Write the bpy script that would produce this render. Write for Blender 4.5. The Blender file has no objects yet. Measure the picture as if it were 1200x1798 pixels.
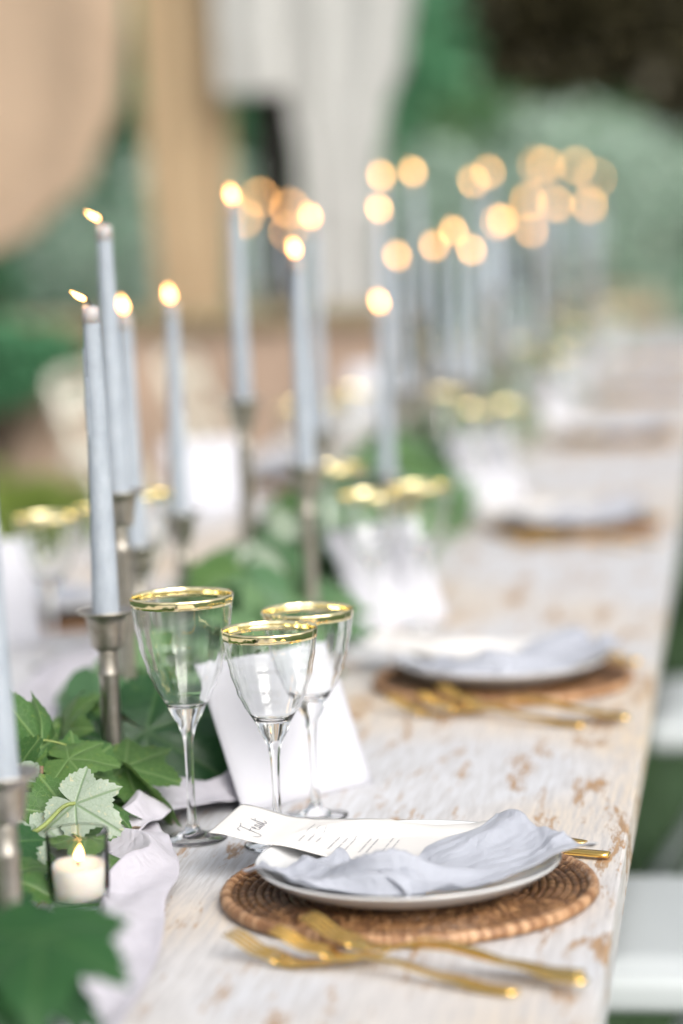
import bpy, bmesh, math, random
from mathutils import Vector, Matrix, noise
from math import sin, cos, pi, radians, sqrt, atan2
random.seed(7)
scene = bpy.context.scene
COL = scene.collection

# ------------------------------------------------------------------ camera
T = 0.76                                   # height of the table top above the lawn
cd = bpy.data.cameras.new('camera')
cam = bpy.data.objects.new('camera', cd); COL.objects.link(cam)
scene.camera = cam
YAW, PITCH, ROLL = radians(9.219), radians(6.586), radians(2.280)
fwd = Vector((-sin(YAW)*cos(PITCH), cos(YAW)*cos(PITCH), -sin(PITCH)))
r0 = Vector((cos(YAW), sin(YAW), 0)); u0 = r0.cross(fwd)
rt = r0*cos(ROLL) - u0*sin(ROLL); up = u0*cos(ROLL) + r0*sin(ROLL)
cam.matrix_world = Matrix((( rt.x, up.x, -fwd.x, 0.0), (rt.y, up.y, -fwd.y, 0.0), (rt.z, up.z, -fwd.z, T+0.585), (0, 0, 0, 1)))
cd.sensor_fit = 'VERTICAL'; cd.sensor_height = 36.0; cd.sensor_width = 24.0
cd.lens = 36.0*4316.5/1798.0
cd.clip_start = 0.05; cd.clip_end = 400
cd.dof.use_dof = True
cd.dof.focus_distance = 2.27
cd.dof.aperture_fstop = 1.7
cd.dof.aperture_blades = 0
# ------------------------------------------------------------------ world, sun, exposure
SUN_EL, SUN_AZ = radians(38), radians(142)     # azimuth from +Y towards +X
w = bpy.data.worlds.new('World'); scene.world = w; w.use_nodes = True
nt = w.node_tree; nt.nodes.clear()
wo = nt.nodes.new('ShaderNodeOutputWorld'); bg = nt.nodes.new('ShaderNodeBackground')
sky = nt.nodes.new('ShaderNodeTexSky'); sky.sky_type = 'NISHITA'; sky.sun_disc = False
sky.sun_elevation = SUN_EL; sky.sun_rotation = SUN_AZ; sky.dust_density = 6.0; sky.ozone_density = 1.0; sky.air_density = 1.0
hs = nt.nodes.new('ShaderNodeHueSaturation'); hs.inputs['Saturation'].default_value = 0.30      # a milky, overcast sky
nt.links.new(sky.outputs[0], hs.inputs['Color']); nt.links.new(hs.outputs[0], bg.inputs[0]); bg.inputs[1].default_value = 0.15
nt.links.new(bg.outputs[0], wo.inputs[0])
sd = bpy.data.lights.new('sun', 'SUN'); sd.energy = 0.85; sd.angle = radians(36); sd.color = (1.0, 0.94, 0.86)
sun = bpy.data.objects.new('sun', sd); COL.objects.link(sun)
sdir = Vector((sin(SUN_AZ)*cos(SUN_EL), cos(SUN_AZ)*cos(SUN_EL), sin(SUN_EL)))
sun.rotation_euler = (-sdir).to_track_quat('-Z', 'Y').to_euler(); sun.location = (3, 6, 12)
vs = scene.view_settings
vs.view_transform = 'Standard'; vs.look = 'None'; vs.gamma = 1.0; vs.use_curve_mapping = False
vs.exposure = 0.58
scene.cycles.use_denoising = True
scene.cycles.max_bounces = 12; scene.cycles.transmission_bounces = 12; scene.cycles.transparent_max_bounces = 8
scene.cycles.sample_clamp_indirect = 6.0

# ------------------------------------------------------------------ material helpers
def mat(name):
    m = bpy.data.materials.new(name); m.use_nodes = True
    t = m.node_tree; b = t.nodes['Principled BSDF']
    return m, t, b
def N(t, typ, **kw):
    n = t.nodes.new(typ)
    for k, v in kw.items(): setattr(n, k, v)
    return n
def noise_node(t, scale, detail=4, rough=.55, vec=None, dist=0.0):
    n = N(t, 'ShaderNodeTexNoise'); n.inputs['Scale'].default_value = scale; n.inputs['Detail'].default_value = detail
    n.inputs['Roughness'].default_value = rough; n.inputs['Distortion'].default_value = dist
    if vec is not None: t.links.new(vec, n.inputs['Vector'])
    return n
def coords(t, scale=(1,1,1), out='Object'):
    tc = N(t, 'ShaderNodeTexCoord'); mp = N(t, 'ShaderNodeMapping'); mp.inputs['Scale'].default_value = scale
    t.links.new(tc.outputs[out], mp.inputs['Vector']); return mp.outputs[0]
def ramp(t, fac, stops):
    r = N(t, 'ShaderNodeValToRGB'); e = r.color_ramp.elements
    e[0].position, e[0].color = stops[0][0], (*stops[0][1], 1)
    e[1].position, e[1].color = stops[-1][0], (*stops[-1][1], 1)
    for p, c in stops[1:-1]:
        q = e.new(p); q.color = (*c, 1)
    t.links.new(fac, r.inputs['Fac']); return r.outputs['Color']
def mixc(t, fac, a, b):
    m = N(t, 'ShaderNodeMix', data_type='RGBA')
    for sock, v in ((m.inputs[0], fac), (m.inputs[6], a), (m.inputs[7], b)):
        if hasattr(v, 'node'): t.links.new(v, sock)
        elif isinstance(v, (int, float)): sock.default_value = v
        else: sock.default_value = (*v, 1)
    return m.outputs[2]
def bump(t, b, h, strength=.3, dist=.002):
    n = N(t, 'ShaderNodeBump'); n.inputs['Strength'].default_value = strength; n.inputs['Distance'].default_value = dist
    t.links.new(h, n.inputs['Height']); t.links.new(n.outputs[0], b.inputs['Normal'])
def simple(name, col, rough=.5, metal=0.0, var=.12, scale=20, bmp=0.0, bscale=None, spec=.5):
    m, t, b = mat(name)
    v = coords(t); n = noise_node(t, scale, 5, .6, v)
    c = ramp(t, n.outputs['Fac'], [(.25, tuple(x*(1-var) for x in col)), (.75, tuple(min(1, x*(1+var)) for x in col))])
    t.links.new(c, b.inputs['Base Color']); b.inputs['Roughness'].default_value = rough; b.inputs['Metallic'].default_value = metal
    b.inputs['Specular IOR Level'].default_value = spec
    if bmp:
        n2 = noise_node(t, bscale or scale*4, 4, .6, v); bump(t, b, n2.outputs['Fac'], bmp, .002)
    return m
M = {}
def fabric(name, col, weave=900, transl=.25, var=.05, bscale=18, crease=26):
    m, t, b = mat(name)
    v = coords(t)
    n = noise_node(t, bscale, 4, .6, v)
    c = ramp(t, n.outputs['Fac'], [(.3, tuple(x*(1-var) for x in col)), (.7, tuple(min(1, x*(1+var)) for x in col))])
    t.links.new(c, b.inputs['Base Color']); b.inputs['Roughness'].default_value = .95; b.inputs['Specular IOR Level'].default_value = .15
    b.inputs['Sheen Weight'].default_value = .15
    n2 = noise_node(t, weave, 2, .5, v); n4 = noise_node(t, crease, 3, .5, v, .8)
    rg = N(t, 'ShaderNodeMath', operation='SUBTRACT'); t.links.new(n4.outputs['Fac'], rg.inputs[0]); rg.inputs[1].default_value = .5
    ab = N(t, 'ShaderNodeMath', operation='ABSOLUTE'); t.links.new(rg.outputs[0], ab.inputs[0])
    b1 = N(t, 'ShaderNodeBump'); b1.inputs['Strength'].default_value = .55; b1.inputs['Distance'].default_value = .30/crease; t.links.new(ab.outputs[0], b1.inputs['Height'])
    b2 = N(t, 'ShaderNodeBump'); b2.inputs['Strength'].default_value = .35; b2.inputs['Distance'].default_value = .0008; t.links.new(n2.outputs['Fac'], b2.inputs['Height'])
    t.links.new(b1.outputs[0], b2.inputs['Normal']); t.links.new(b2.outputs[0], b.inputs['Normal'])
    tr = N(t, 'ShaderNodeBsdfTranslucent'); t.links.new(c, tr.inputs['Color'])
    mx = N(t, 'ShaderNodeMixShader'); mx.inputs[0].default_value = transl
    t.links.new(b.outputs[0], mx.inputs[1]); t.links.new(tr.outputs[0], mx.inputs[2])
    t.links.new(mx.outputs[0], t.nodes['Material Output'].inputs['Surface'])
    return m
def build_materials():
    # whitewashed, worn table boards
    m, t, b = mat('whitewashed_wood')
    v = coords(t); vg = coords(t, (26, 1.6, 26)); vm = coords(t, (8.5, 1.7, 5)); vl = coords(t, (1.1, .75, 1))
    grain = noise_node(t, 9, 8, .65, vg, .4); worn = noise_node(t, 3.2, 7, .68, vm, .6); big = noise_node(t, 1.7, 3, .5, vl)
    fine = noise_node(t, 55, 6, .7, coords(t, (6, 1, 6)))
    paint = ramp(t, big.outputs['Fac'], [(.47, (.565, .575, .60)), (.64, (.63, .52, .385))])
    paint = mixc(t, ramp(t, grain.outputs['Fac'], [(.42, (0, 0, 0)), (.62, (.85, .85, .85))]), paint, (.43, .42, .42))
    wood = ramp(t, grain.outputs['Fac'], [(.3, (.19, .105, .05)), (.6, (.39, .235, .11)), (.8, (.50, .34, .18))])
    add = N(t, 'ShaderNodeMath', operation='MULTIPLY_ADD'); add.inputs[1].default_value = .32
    t.links.new(fine.outputs['Fac'], add.inputs[0]); t.links.new(worn.outputs['Fac'], add.inputs[2])
    add2 = N(t, 'ShaderNodeMath', operation='MULTIPLY_ADD'); add2.inputs[1].default_value = .22
    t.links.new(grain.outputs['Fac'], add2.inputs[0]); t.links.new(add.outputs[0], add2.inputs[2])
    wm = ramp(t, add2.outputs[0], [(.825, (0, 0, 0)), (.89, (.9, .9, .9))])
    t.links.new(mixc(t, wm, paint, wood), b.inputs['Base Color'])
    b.inputs['Roughness'].default_value = .55; b.inputs['Specular IOR Level'].default_value = .35
    bump(t, b, add2.outputs[0], .35, .0015); M['table'] = m
    M['table_leg'] = simple('weathered_leg_wood', (.35, .29, .23), .7, var=.3, scale=30, bmp=.3)
    # glass and gold
    m, t, b = mat('clear_glass'); b.inputs['Base Color'].default_value = (.985, .995, .99, 1); b.inputs['Transmission Weight'].default_value = 1
    b.inputs['Roughness'].default_value = 0.0; b.inputs['IOR'].default_value = 1.42
    n = noise_node(t, 9, 2, .5, coords(t)); bump(t, b, n.outputs['Fac'], .06, .004); M['glass'] = m
    m, t, b = mat('thin_clear_glass'); b.inputs['Base Color'].default_value = (.99, .995, .995, 1); b.inputs['Transmission Weight'].default_value = 1
    b.inputs['Roughness'].default_value = 0.0; b.inputs['IOR'].default_value = 1.22
    n = noise_node(t, 30, 2, .5, coords(t)); bump(t, b, n.outputs['Fac'], .05, .002); M['thin_glass'] = m
    m, t, b = mat('gold_band'); b.inputs['Base Color'].default_value = (.96, .84, .50, 1); b.inputs['Metallic'].default_value = 1; b.inputs['Roughness'].default_value = .05
    n = noise_node(t, 60, 2, .5, coords(t)); bump(t, b, n.outputs['Fac'], .08, .002); M['gold'] = m
    m, t, b = mat('brushed_gold'); b.inputs['Metallic'].default_value = 1; b.inputs['Roughness'].default_value = .24
    n = noise_node(t, 14, 4, .6, coords(t, (1, 8, 8)))
    t.links.new(ramp(t, n.outputs['Fac'], [(.3, (.92, .56, .13)), (.7, (.98, .68, .22))]), b.inputs['Base Color']); M['cutlery'] = m
    # pewter
    m, t, b = mat('aged_pewter'); b.inputs['Metallic'].default_value = 1
    v = coords(t); n = noise_node(t, 45, 7, .7, v)
    t.links.new(ramp(t, n.outputs['Fac'], [(.25, (.30, .26, .21)), (.55, (.52, .49, .44)), (.8, (.70, .68, .64))]), b.inputs['Base Color'])
    t.links.new(ramp(t, n.outputs['Fac'], [(.2, (.55,)*3), (.8, (.28,)*3)]), b.inputs['Roughness'])
    bump(t, b, noise_node(t, 120, 4, .6, v).outputs['Fac'], .35, .001); M['pewter'] = m
    # wax
    m, t, b = mat('grey_blue_wax'); v = coords(t, (1, 1, .5)); n = noise_node(t, 70, 7, .72, v)
    t.links.new(ramp(t, n.outputs['Fac'], [(.28, (.26, .295, .34)), (.55, (.335, .375, .425)), (.8, (.43, .47, .515))]), b.inputs['Base Color'])
    b.inputs['Roughness'].default_value = .55; b.inputs['Subsurface Weight'].default_value = .25; b.inputs['Subsurface Radius'].default_value = (.006, .005, .004)
    b.inputs['Subsurface Scale'].default_value = .6
    bump(t, b, noise_node(t, 160, 4, .7, v).outputs['Fac'], .25, .001); M['wax'] = m
    m, t, b = mat('molten_wax_tip'); b.inputs['Base Color'].default_value = (.44, .41, .41, 1); b.inputs['Subsurface Weight'].default_value = .8
    b.inputs['Subsurface Radius'].default_value = (.012, .006, .003); b.inputs['Roughness'].default_value = .3
    n = noise_node(t, 90, 3, .5, coords(t)); bump(t, b, n.outputs['Fac'], .2, .001); M['wax_tip'] = m
    m, t, b = mat('cream_wax'); b.inputs['Subsurface Weight'].default_value = .8; b.inputs['Subsurface Radius'].default_value = (.02, .012, .006)
    n = noise_node(t, 40, 4, .5, coords(t)); t.links.new(ramp(t, n.outputs['Fac'], [(.3, (.78, .73, .66)), (.7, (.84, .80, .74))]), b.inputs['Base Color'])
    b.inputs['Roughness'].default_value = .4; M['cream_wax'] = m
    M['wick'] = simple('charred_wick', (.02, .017, .015), .9, scale=300)
    m, t, b = mat('candle_flame'); t.nodes.remove(b); e = N(t, 'ShaderNodeEmission')
    tc = N(t, 'ShaderNodeTexCoord'); sp = N(t, 'ShaderNodeSeparateXYZ'); t.links.new(tc.outputs['Generated'], sp.inputs[0])
    t.links.new(ramp(t, sp.outputs['Z'], [(0, (1.0, .36, .09)), (.35, (1.0, .52, .18)), (1, (1.0, .46, .13))]), e.inputs[0])
    e.inputs[1].default_value = 13
    t.links.new(e.outputs[0], t.nodes['Material Output'].inputs[0]); M['flame'] = m
    # ceramics, paper
    m, t, b = mat('white_porcelain'); b.inputs['Roughness'].default_value = .16; b.inputs['Coat Weight'].default_value = .3
    n = noise_node(t, 30, 3, .5, coords(t)); t.links.new(ramp(t, n.outputs['Fac'], [(.3, (.60, .61, .62)), (.7, (.64, .65, .66))]), b.inputs['Base Color']); M['plate'] = m
    M['paper'] = simple('white_card_stock', (.50, .505, .55), .8, var=.015, scale=60, bmp=.12, bscale=900, spec=.2)
    M['menu'] = simple('cream_menu_stock', (.64, .625, .605), .8, var=.015, scale=60, bmp=.12, bscale=900, spec=.2)
    M['ink'] = simple('grey_blue_ink', (.17, .175, .21), .8, var=.2, scale=500)
    M['ink_pale'] = simple('pale_grey_ink', (.42, .42, .44), .8, var=.2, scale=500)
    M['napkin'] = fabric('grey_blue_linen', (.385, .405, .46), 1100, .12)
    M['runner'] = fabric('lilac_grey_muslin', (.55, .535, .59), 1300, .2)
    # rattan
    m, t, b = mat('rattan_wrap'); g = N(t, 'ShaderNodeNewGeometry')
    n = noise_node(t, 260, 3, .6, coords(t)); n2 = noise_node(t, 22, 3, .6, coords(t))
    c = ramp(t, g.outputs['Random Per Island'], [(0, (.085, .036, .014)), (.4, (.17, .078, .030)), (.8, (.26, .13, .052)), (1, (.34, .185, .08))])
    c = mixc(t, ramp(t, n2.outputs['Fac'], [(.45, (0,)*3), (.7, (.6,)*3)]), c, (.14, .075, .04))
    c = mixc(t, ramp(t, n.outputs['Fac'], [(.5, (0,)*3), (.8, (.5,)*3)]), c, (.12, .07, .035))
    t.links.new(c, b.inputs['Base Color']); b.inputs['Roughness'].default_value = .42; M['rattan'] = m
    m, t, b = mat('rattan_rim'); g = N(t, 'ShaderNodeNewGeometry')
    t.links.new(ramp(t, g.outputs['Random Per Island'], [(0, (.20, .095, .042)), (.5, (.34, .18, .085)), (1, (.52, .32, .18))]), b.inputs['Base Color']); b.inputs['Roughness'].default_value = .4; M['rattan_rim'] = m
    M['rattan_core'] = simple('rattan_core', (.06, .03, .014), .8, scale=90)
    # leaves
    def leafmat(name, a, c, vein, transl=.35, rough=.36):
        m, t, b = mat(name)
        uv = N(t, 'ShaderNodeUVMap'); sp = N(t, 'ShaderNodeSeparateXYZ'); t.links.new(uv.outputs[0], sp.inputs[0])
        best = None
        def mth(op, x, y=None):
            q = N(t, 'ShaderNodeMath', operation=op)
            for i, vv in enumerate((x, y)):
                if vv is None: continue
                if hasattr(vv, 'node'): t.links.new(vv, q.inputs[i])
                else: q.inputs[i].default_value = vv
            return q.outputs[0]
        for ang in (0, 52, -52, 108, -108):
            a_ = radians(90 - ang)
            d = mth('ABSOLUTE', mth('SUBTRACT', mth('MULTIPLY', sp.outputs[0], sin(a_)), mth('MULTIPLY', sp.outputs[1], cos(a_))))
            along = mth('ADD', mth('MULTIPLY', sp.outputs[0], cos(a_)), mth('MULTIPLY', sp.outputs[1], sin(a_)))
            d = mth('ADD', d, mth('MULTIPLY', mth('LESS_THAN', along, 0.0), 9.0))
            best = d if best is None else mth('MINIMUM', best, d)
        vm = N(t, 'ShaderNodeMapRange'); vm.inputs[1].default_value = .008; vm.inputs[2].default_value = .032; vm.inputs[3].default_value = .85; vm.inputs[4].default_value = 0
        t.links.new(best, vm.inputs[0])
        oi = N(t, 'ShaderNodeObjectInfo'); v = coords(t, (1, 1, 1))
        vor = N(t, 'ShaderNodeTexVoronoi', feature='DISTANCE_TO_EDGE'); vor.inputs['Scale'].default_value = 9; t.links.new(uv.outputs[0], vor.inputs[0])
        n = noise_node(t, 30, 5, .6, v)
        base = mixc(t, oi.outputs['Random'], a, c)
        base = mixc(t, ramp(t, n.outputs['Fac'], [(.35, (0,)*3), (.75, (.45,)*3)]), base, tuple(x*.6 for x in a))
        sp2 = noise_node(t, 7, 3, .6, v, 1.0); base = mixc(t, ramp(t, sp2.outputs['Fac'], [(.60, (0,)*3), (.72, (.55,)*3)]), base, tuple(min(1, x*y) for x, y in zip(c, (2.1, 1.45, 1.0))))
        net = N(t, 'ShaderNodeMapRange'); net.inputs[1].default_value = .0; net.inputs[2].default_value = .045; net.inputs[3].default_value = .38; net.inputs[4].default_value = 0
        t.links.new(vor.outputs[0], net.inputs[0])
        base = mixc(t, net.outputs[0], base, vein); base = mixc(t, vm.outputs[0], base, vein)
        t.links.new(base, b.inputs['Base Color']); b.inputs['Roughness'].default_value = rough; b.inputs['Specular IOR Level'].default_value = .4
        hh = mth('ADD', mth('MULTIPLY', vm.outputs[0], -1.0), mth('MULTIPLY', net.outputs[0], -.5)); bump(t, b, hh, .5, .0015)
        tr = N(t, 'ShaderNodeBsdfTranslucent'); t.links.new(base, tr.inputs['Color'])
        mx = N(t, 'ShaderNodeMixShader'); mx.inputs[0].default_value = transl
        t.links.new(b.outputs[0], mx.inputs[1]); t.links.new(tr.outputs[0], mx.inputs[2]); t.links.new(mx.outputs[0], t.nodes['Material Output'].inputs['Surface'])
        return m
    M['leaf'] = leafmat('vine_leaf_green', (.060, .150, .040), (.130, .235, .065), (.17, .28, .10))
    M['leaf_dark'] = leafmat('vine_leaf_dark', (.016, .075, .024), (.032, .105, .032), (.055, .135, .042))
    M['leaf_pale'] = leafmat('vine_leaf_underside', (.33, .42, .33), (.40, .48, .38), (.20, .30, .16))
    M['leaf_red'] = leafmat('vine_leaf_turning', (.36, .17, .08), (.30, .22, .10), (.35, .25, .12))
    M['stem'] = simple('vine_stem', (.20, .25, .07), .6, var=.3, scale=60)
    M['twig'] = simple('vine_twig', (.16, .105, .06), .8, var=.3, scale=60)
    # surroundings
    def foliage(name, a, c, transl=.42):
        m, t, b = mat(name); g = N(t, 'ShaderNodeNewGeometry')
        col = ramp(t, g.outputs['Random Per Island'], [(0, a), (1, c)])
        t.links.new(col, b.inputs['Base Color']); b.inputs['Roughness'].default_value = .55
        tr = N(t, 'ShaderNodeBsdfTranslucent'); t.links.new(col, tr.inputs['Color'])
        mx = N(t, 'ShaderNodeMixShader'); mx.inputs[0].default_value = transl
        t.links.new(b.outputs[0], mx.inputs[1]); t.links.new(tr.outputs[0], mx.inputs[2]); t.links.new(mx.outputs[0], t.nodes['Material Output'].inputs['Surface'])
        return m
    M['fol_green'] = foliage('garden_leaves', (.075, .25, .125), (.15, .37, .20))
    M['fol_sage'] = foliage('silver_sage_leaves', (.33, .47, .38), (.56, .66, .57))
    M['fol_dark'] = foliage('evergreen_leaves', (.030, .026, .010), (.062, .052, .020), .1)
    M['fol_lime'] = foliage('lime_leaves', (.22, .32, .06), (.34, .44, .10))
    M['fol_mid'] = foliage('laurel_leaves', (.09, .20, .09), (.18, .31, .14))
    M['bark'] = simple('bark', (.06, .045, .03), .9, var=.4, scale=12, bmp=.5)
    M['lawn'] = simple('lawn', (.035, .075, .03), .9, var=.5, scale=9, bmp=.8, bscale=60)
    M['grass'] = foliage('grass_blades', (.025, .07, .02), (.06, .12, .035))
    M['tan_drape'] = fabric('tan_drape_linen', (.64, .50, .375), 300, .5, .04, 2, 3)
    M['sand_drape'] = fabric('sand_drape_linen', (.66, .515, .34), 300, .5, .04, 2, 3)
    M['white_drape'] = fabric('white_drape_voile', (.68, .68, .665), 300, .5, .03, 2, 3)
    M['resin'] = simple('white_resin', (.52, .56, .58), .42, var=.03, scale=8)
    M['cream_resin'] = simple('cream_resin', (.58, .56, .48), .45, var=.04, scale=8)
    M['tan_uph'] = simple('tan_cane', (.55, .42, .27), .7, var=.15, scale=30)
    M['wall'] = simple('terracotta_wall', (.38, .275, .21), .9, var=.45, scale=2.6, bmp=.5)
    M['wall_cap'] = simple('wall_coping', (.20, .16, .09), .85, var=.3, scale=3, bmp=.4)
    M['post'] = simple('dark_post', (.015, .012, .01), .8, scale=10)
build_materials()

# ------------------------------------------------------------------ object helpers
def mk(name, me, m, parent=None, smooth=True, kind=None):
    if m is not None and not me.materials: me.materials.append(m)
    if smooth: me.polygons.foreach_set('use_smooth', [True]*len(me.polygons))
    o = bpy.data.objects.new(name, me); COL.objects.link(o)
    if parent is not None: o.parent = parent
    if kind: o['kind'] = kind
    return o
def pyd(name, v, f):
    me = bpy.data.meshes.new(name); me.from_pydata(v, [], f); me.update(); return me
def tag(o, label, cat, group=None):
    o['label'] = label; o['category'] = cat
    if group: o['group'] = group
    return o
def thing(name, label, cat, loc=(0, 0, 0), rz=0, group=None):
    o = bpy.data.objects.new(name, None); COL.objects.link(o); o.empty_display_size = .05
    o.location = loc; o.rotation_euler = (0, 0, rz); return tag(o, label, cat, group)
def copy_tree(o, loc=None, rz=None, label=None, group=None, parent=None):
    c = o.copy(); COL.objects.link(c)
    if parent is not None: c.parent = parent
    for ch in o.children: copy_tree(ch, parent=c)
    if loc is not None: c.location = loc
    if rz is not None: c.rotation_euler = (0, 0, rz)
    if label: c['label'] = label
    if group: c['group'] = group
    return c
def lathe(name, prof, n=48, closed=False, mod=None):
    v, f = [], []; k = len(prof)
    for i in range(n):
        a = 2*pi*i/n
        for (r, z) in prof:
            rr = r if mod is None else mod(r, z, a)
            v.append((rr*cos(a), rr*sin(a), z))
    for i in range(n):
        j = (i+1) % n
        for q in range(k-1 if not closed else k):
            q2 = (q+1) % k
            if prof[q][0] < 1e-6 and prof[q2][0] < 1e-6: continue
            f.append((i*k+q, j*k+q, j*k+q2, i*k+q2))
    me = pyd(name, v, f)
    bm = bmesh.new(); bm.from_mesh(me); bmesh.ops.remove_doubles(bm, verts=bm.verts, dist=1e-6)
    bmesh.ops.recalc_face_normals(bm, faces=bm.faces); bm.to_mesh(me); bm.free(); return me
def tube(name, pts, rad, n=8, cap=True):
    pts = [Vector(p) for p in pts]; v, f = [], []
    m = len(pts); prev = None
    for i, p in enumerate(pts):
        d = (pts[min(i+1, m-1)] - pts[max(i-1, 0)]).normalized()
        if prev is None:
            a = d.cross(Vector((0, 0, 1)));  a = a.normalized() if a.length > 1e-4 else Vector((1, 0, 0))
        else:
            a = (prev - d*prev.dot(d)).normalized()
        prev = a; b = d.cross(a)
        r = rad(i/(m-1)) if callable(rad) else rad
        for k in range(n):
            t = 2*pi*k/n; v.append(p + a*(r*cos(t)) + b*(r*sin(t)))
    for i in range(m-1):
        for k in range(n):
            k2 = (k+1) % n; f.append((i*n+k, i*n+k2, (i+1)*n+k2, (i+1)*n+k))
    if cap: f.append(tuple(range(n))[::-1]); f.append(tuple((m-1)*n+k for k in range(n)))
    return pyd(name, [tuple(x) for x in v], f)
def rbox(name, x0, x1, y0, y1, z0, z1, bev=.004, seg=2):
    bm = bmesh.new(); bmesh.ops.create_cube(bm, size=1)
    for q in bm.verts: q.co = Vector(((x0+x1)/2 + q.co.x*(x1-x0), (y0+y1)/2 + q.co.y*(y1-y0), (z0+z1)/2 + q.co.z*(z1-z0)))
    if bev: bmesh.ops.bevel(bm, geom=list(bm.edges), offset=bev, segments=seg, profile=.5, affect='EDGES')
    me = bpy.data.meshes.new(name); bm.to_mesh(me); bm.free(); return me
def grid(name, nu, nv, fn):
    v = [fn(i/nu, j/nv) for i in range(nu+1) for j in range(nv+1)]
    f = [(i*(nv+1)+j, (i+1)*(nv+1)+j, (i+1)*(nv+1)+j+1, i*(nv+1)+j+1) for i in range(nu) for j in range(nv)]
    return pyd(name, v, f)
def solidify(o, th, off=0.0):
    m = o.modifiers.new('thickness', 'SOLIDIFY'); m.thickness = th; m.offset = off; return o
def n3(x, y, z=0.0): return noise.noise(Vector((x, y, z)))
def lerp(a, b, t): return a + (b-a)*t
def sstep(a, b, x):
    t = max(0, min(1, (x-a)/(b-a))); return t*t*(3-2*t)
def interp(tab, x):
    for (x0, y0), (x1, y1) in zip(tab, tab[1:]):
        if x <= x1: return lerp(y0, y1, sstep(x0, x1, x))
    return tab[-1][1]

# ------------------------------------------------------------------ ground
gr = mk('lawn', grid('lawn', 60, 60, lambda u, v: (-120+240*u, -60+240*v, .02*n3(u*60, v*60))), M['lawn']); gr['kind'] = 'structure'
def grass():
    v, f = [], []
    for _ in range(26000):
        x = random.uniform(-.3, 2.2); y = random.uniform(1.6, 9)
        a = random.uniform(0, 2*pi); h = random.uniform(.03, .075); wd = .0025
        lx, ly = random.uniform(-.03, .03), random.uniform(-.03, .03); z0 = -.005
        k = len(v)
        v += [(x-wd*cos(a), y-wd*sin(a), z0), (x+wd*cos(a), y+wd*sin(a), z0), (x+lx, y+ly, z0+h)]
        f.append((k, k+1, k+2))
    o = mk('grass', pyd('grass', v, f), M['grass'], smooth=False); o['kind'] = 'stuff'
    tag(o, 'short dark green grass beside the long table', 'grass')
grass()

# ------------------------------------------------------------------ long table
XR, XL, Y0, Y1 = -.110, -1.262, .9, 12.75
tb = thing('dining_table', 'long whitewashed weathered wooden dining table carrying the place settings', 'table', (0, 0, 0))
mk('tabletop', rbox('tabletop', XL, XR, Y0, Y1, T-.042, T, .003), M['table'], tb, smooth=False)
for sx in (XL+.12, XR-.14):
    mk('apron', rbox('apron', sx-.012, sx+.012, Y0+.15, Y1-.15, T-.13, T-.043, .002), M['table_leg'], tb, smooth=False)
for yy in (Y0+.25, 4.0, 6.9, 9.8, Y1-.25):
    for sx in (XL+.13, XR-.19):
        mk('leg', rbox('leg', sx-.04, sx+.04, yy-.04, yy+.04, -.01, T-.044, .004), M['table_leg'], tb, smooth=False)

# ------------------------------------------------------------------ wine glasses
def glass_meshes(tagname, H, R, rfoot, bowl, solid):
    """outer profile is given from the foot up, inner profile follows the bowl wall"""
    th = .0011
    zb = H - bowl                                  # bottom of the bowl (outside)
    out = [(0, 0), (rfoot-.001, 0), (rfoot, .0011), (rfoot-.001, .0021), (rfoot*.55, .0042), (.0085, .0085), (.0052, .016), (.0040, .032)]
    zs = zb - .026
    for q in range(1, 6): out.append((lerp(.0040, .0036, q/5) + .0012*(q/5)**3, lerp(.032, zs, q/5)))
    out += [(.0066, zs+.010), (.0096, zs+.018), (.0140, zb-.001)]
    def rb(t):                                     # bowl radius, t = 0 bottom .. 1 rim
        return R*interp([(0, .27), (.12, .43), (.25, .60), (.4, .745), (.6, .87), (.8, .95), (1.0, 1.0)], t)
    for q in range(1, 17): out.append((rb(q/16), zb + bowl*(q/16)))
    inner = [(rb(q/16)-th, zb + bowl*(q/16)) for q in range(16, 1, -1)]
    zi = zb + solid
    inner = [(r, z) for r, z in inner if z > zi+.004] + [(R*.40, zi+.0018), (R*.22, zi+.0004), (0, zi)]
    def ripple(r, z, a):
        if z < zb: return r
        return r*(1 + .0075*cos(18*a)*sstep(0, .3, (z-zb)/bowl))
    body = lathe(tagname, out + inner, 96, False, ripple)
    z1, z0 = H+.0002, H-.0088
    band = [(rb((z-zb)/bowl), z) for z in (z0, lerp(z0, z1, .33), lerp(z0, z1, .66), H-.0004)]
    o_ = [(r+.00025, z) for r, z in band]; i_ = [(r-th-.00025, z) for r, z in band[::-1]]
    gold = lathe(tagname+'_gold', o_ + [(band[-1][0]-.0005, H+.0006)] + i_, 96, True, ripple)
    return body, gold
GL = {'wine': glass_meshes('wine_bowl', .240, .0497, .034, .118, .010), 'water': glass_meshes('water_bowl', .210, .0455, .033, .098, .010)}
def glass(kind, x, y, label, group=None, rz=0):
    t = thing('wine_glass', label, 'glass', (x, y, T+.0008), rz, group)
    a = mk('bowl_and_stem', GL[kind][0], M['glass'], t); b = mk('gold_rim', GL[kind][1], M['gold'], t)
    return t

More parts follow.
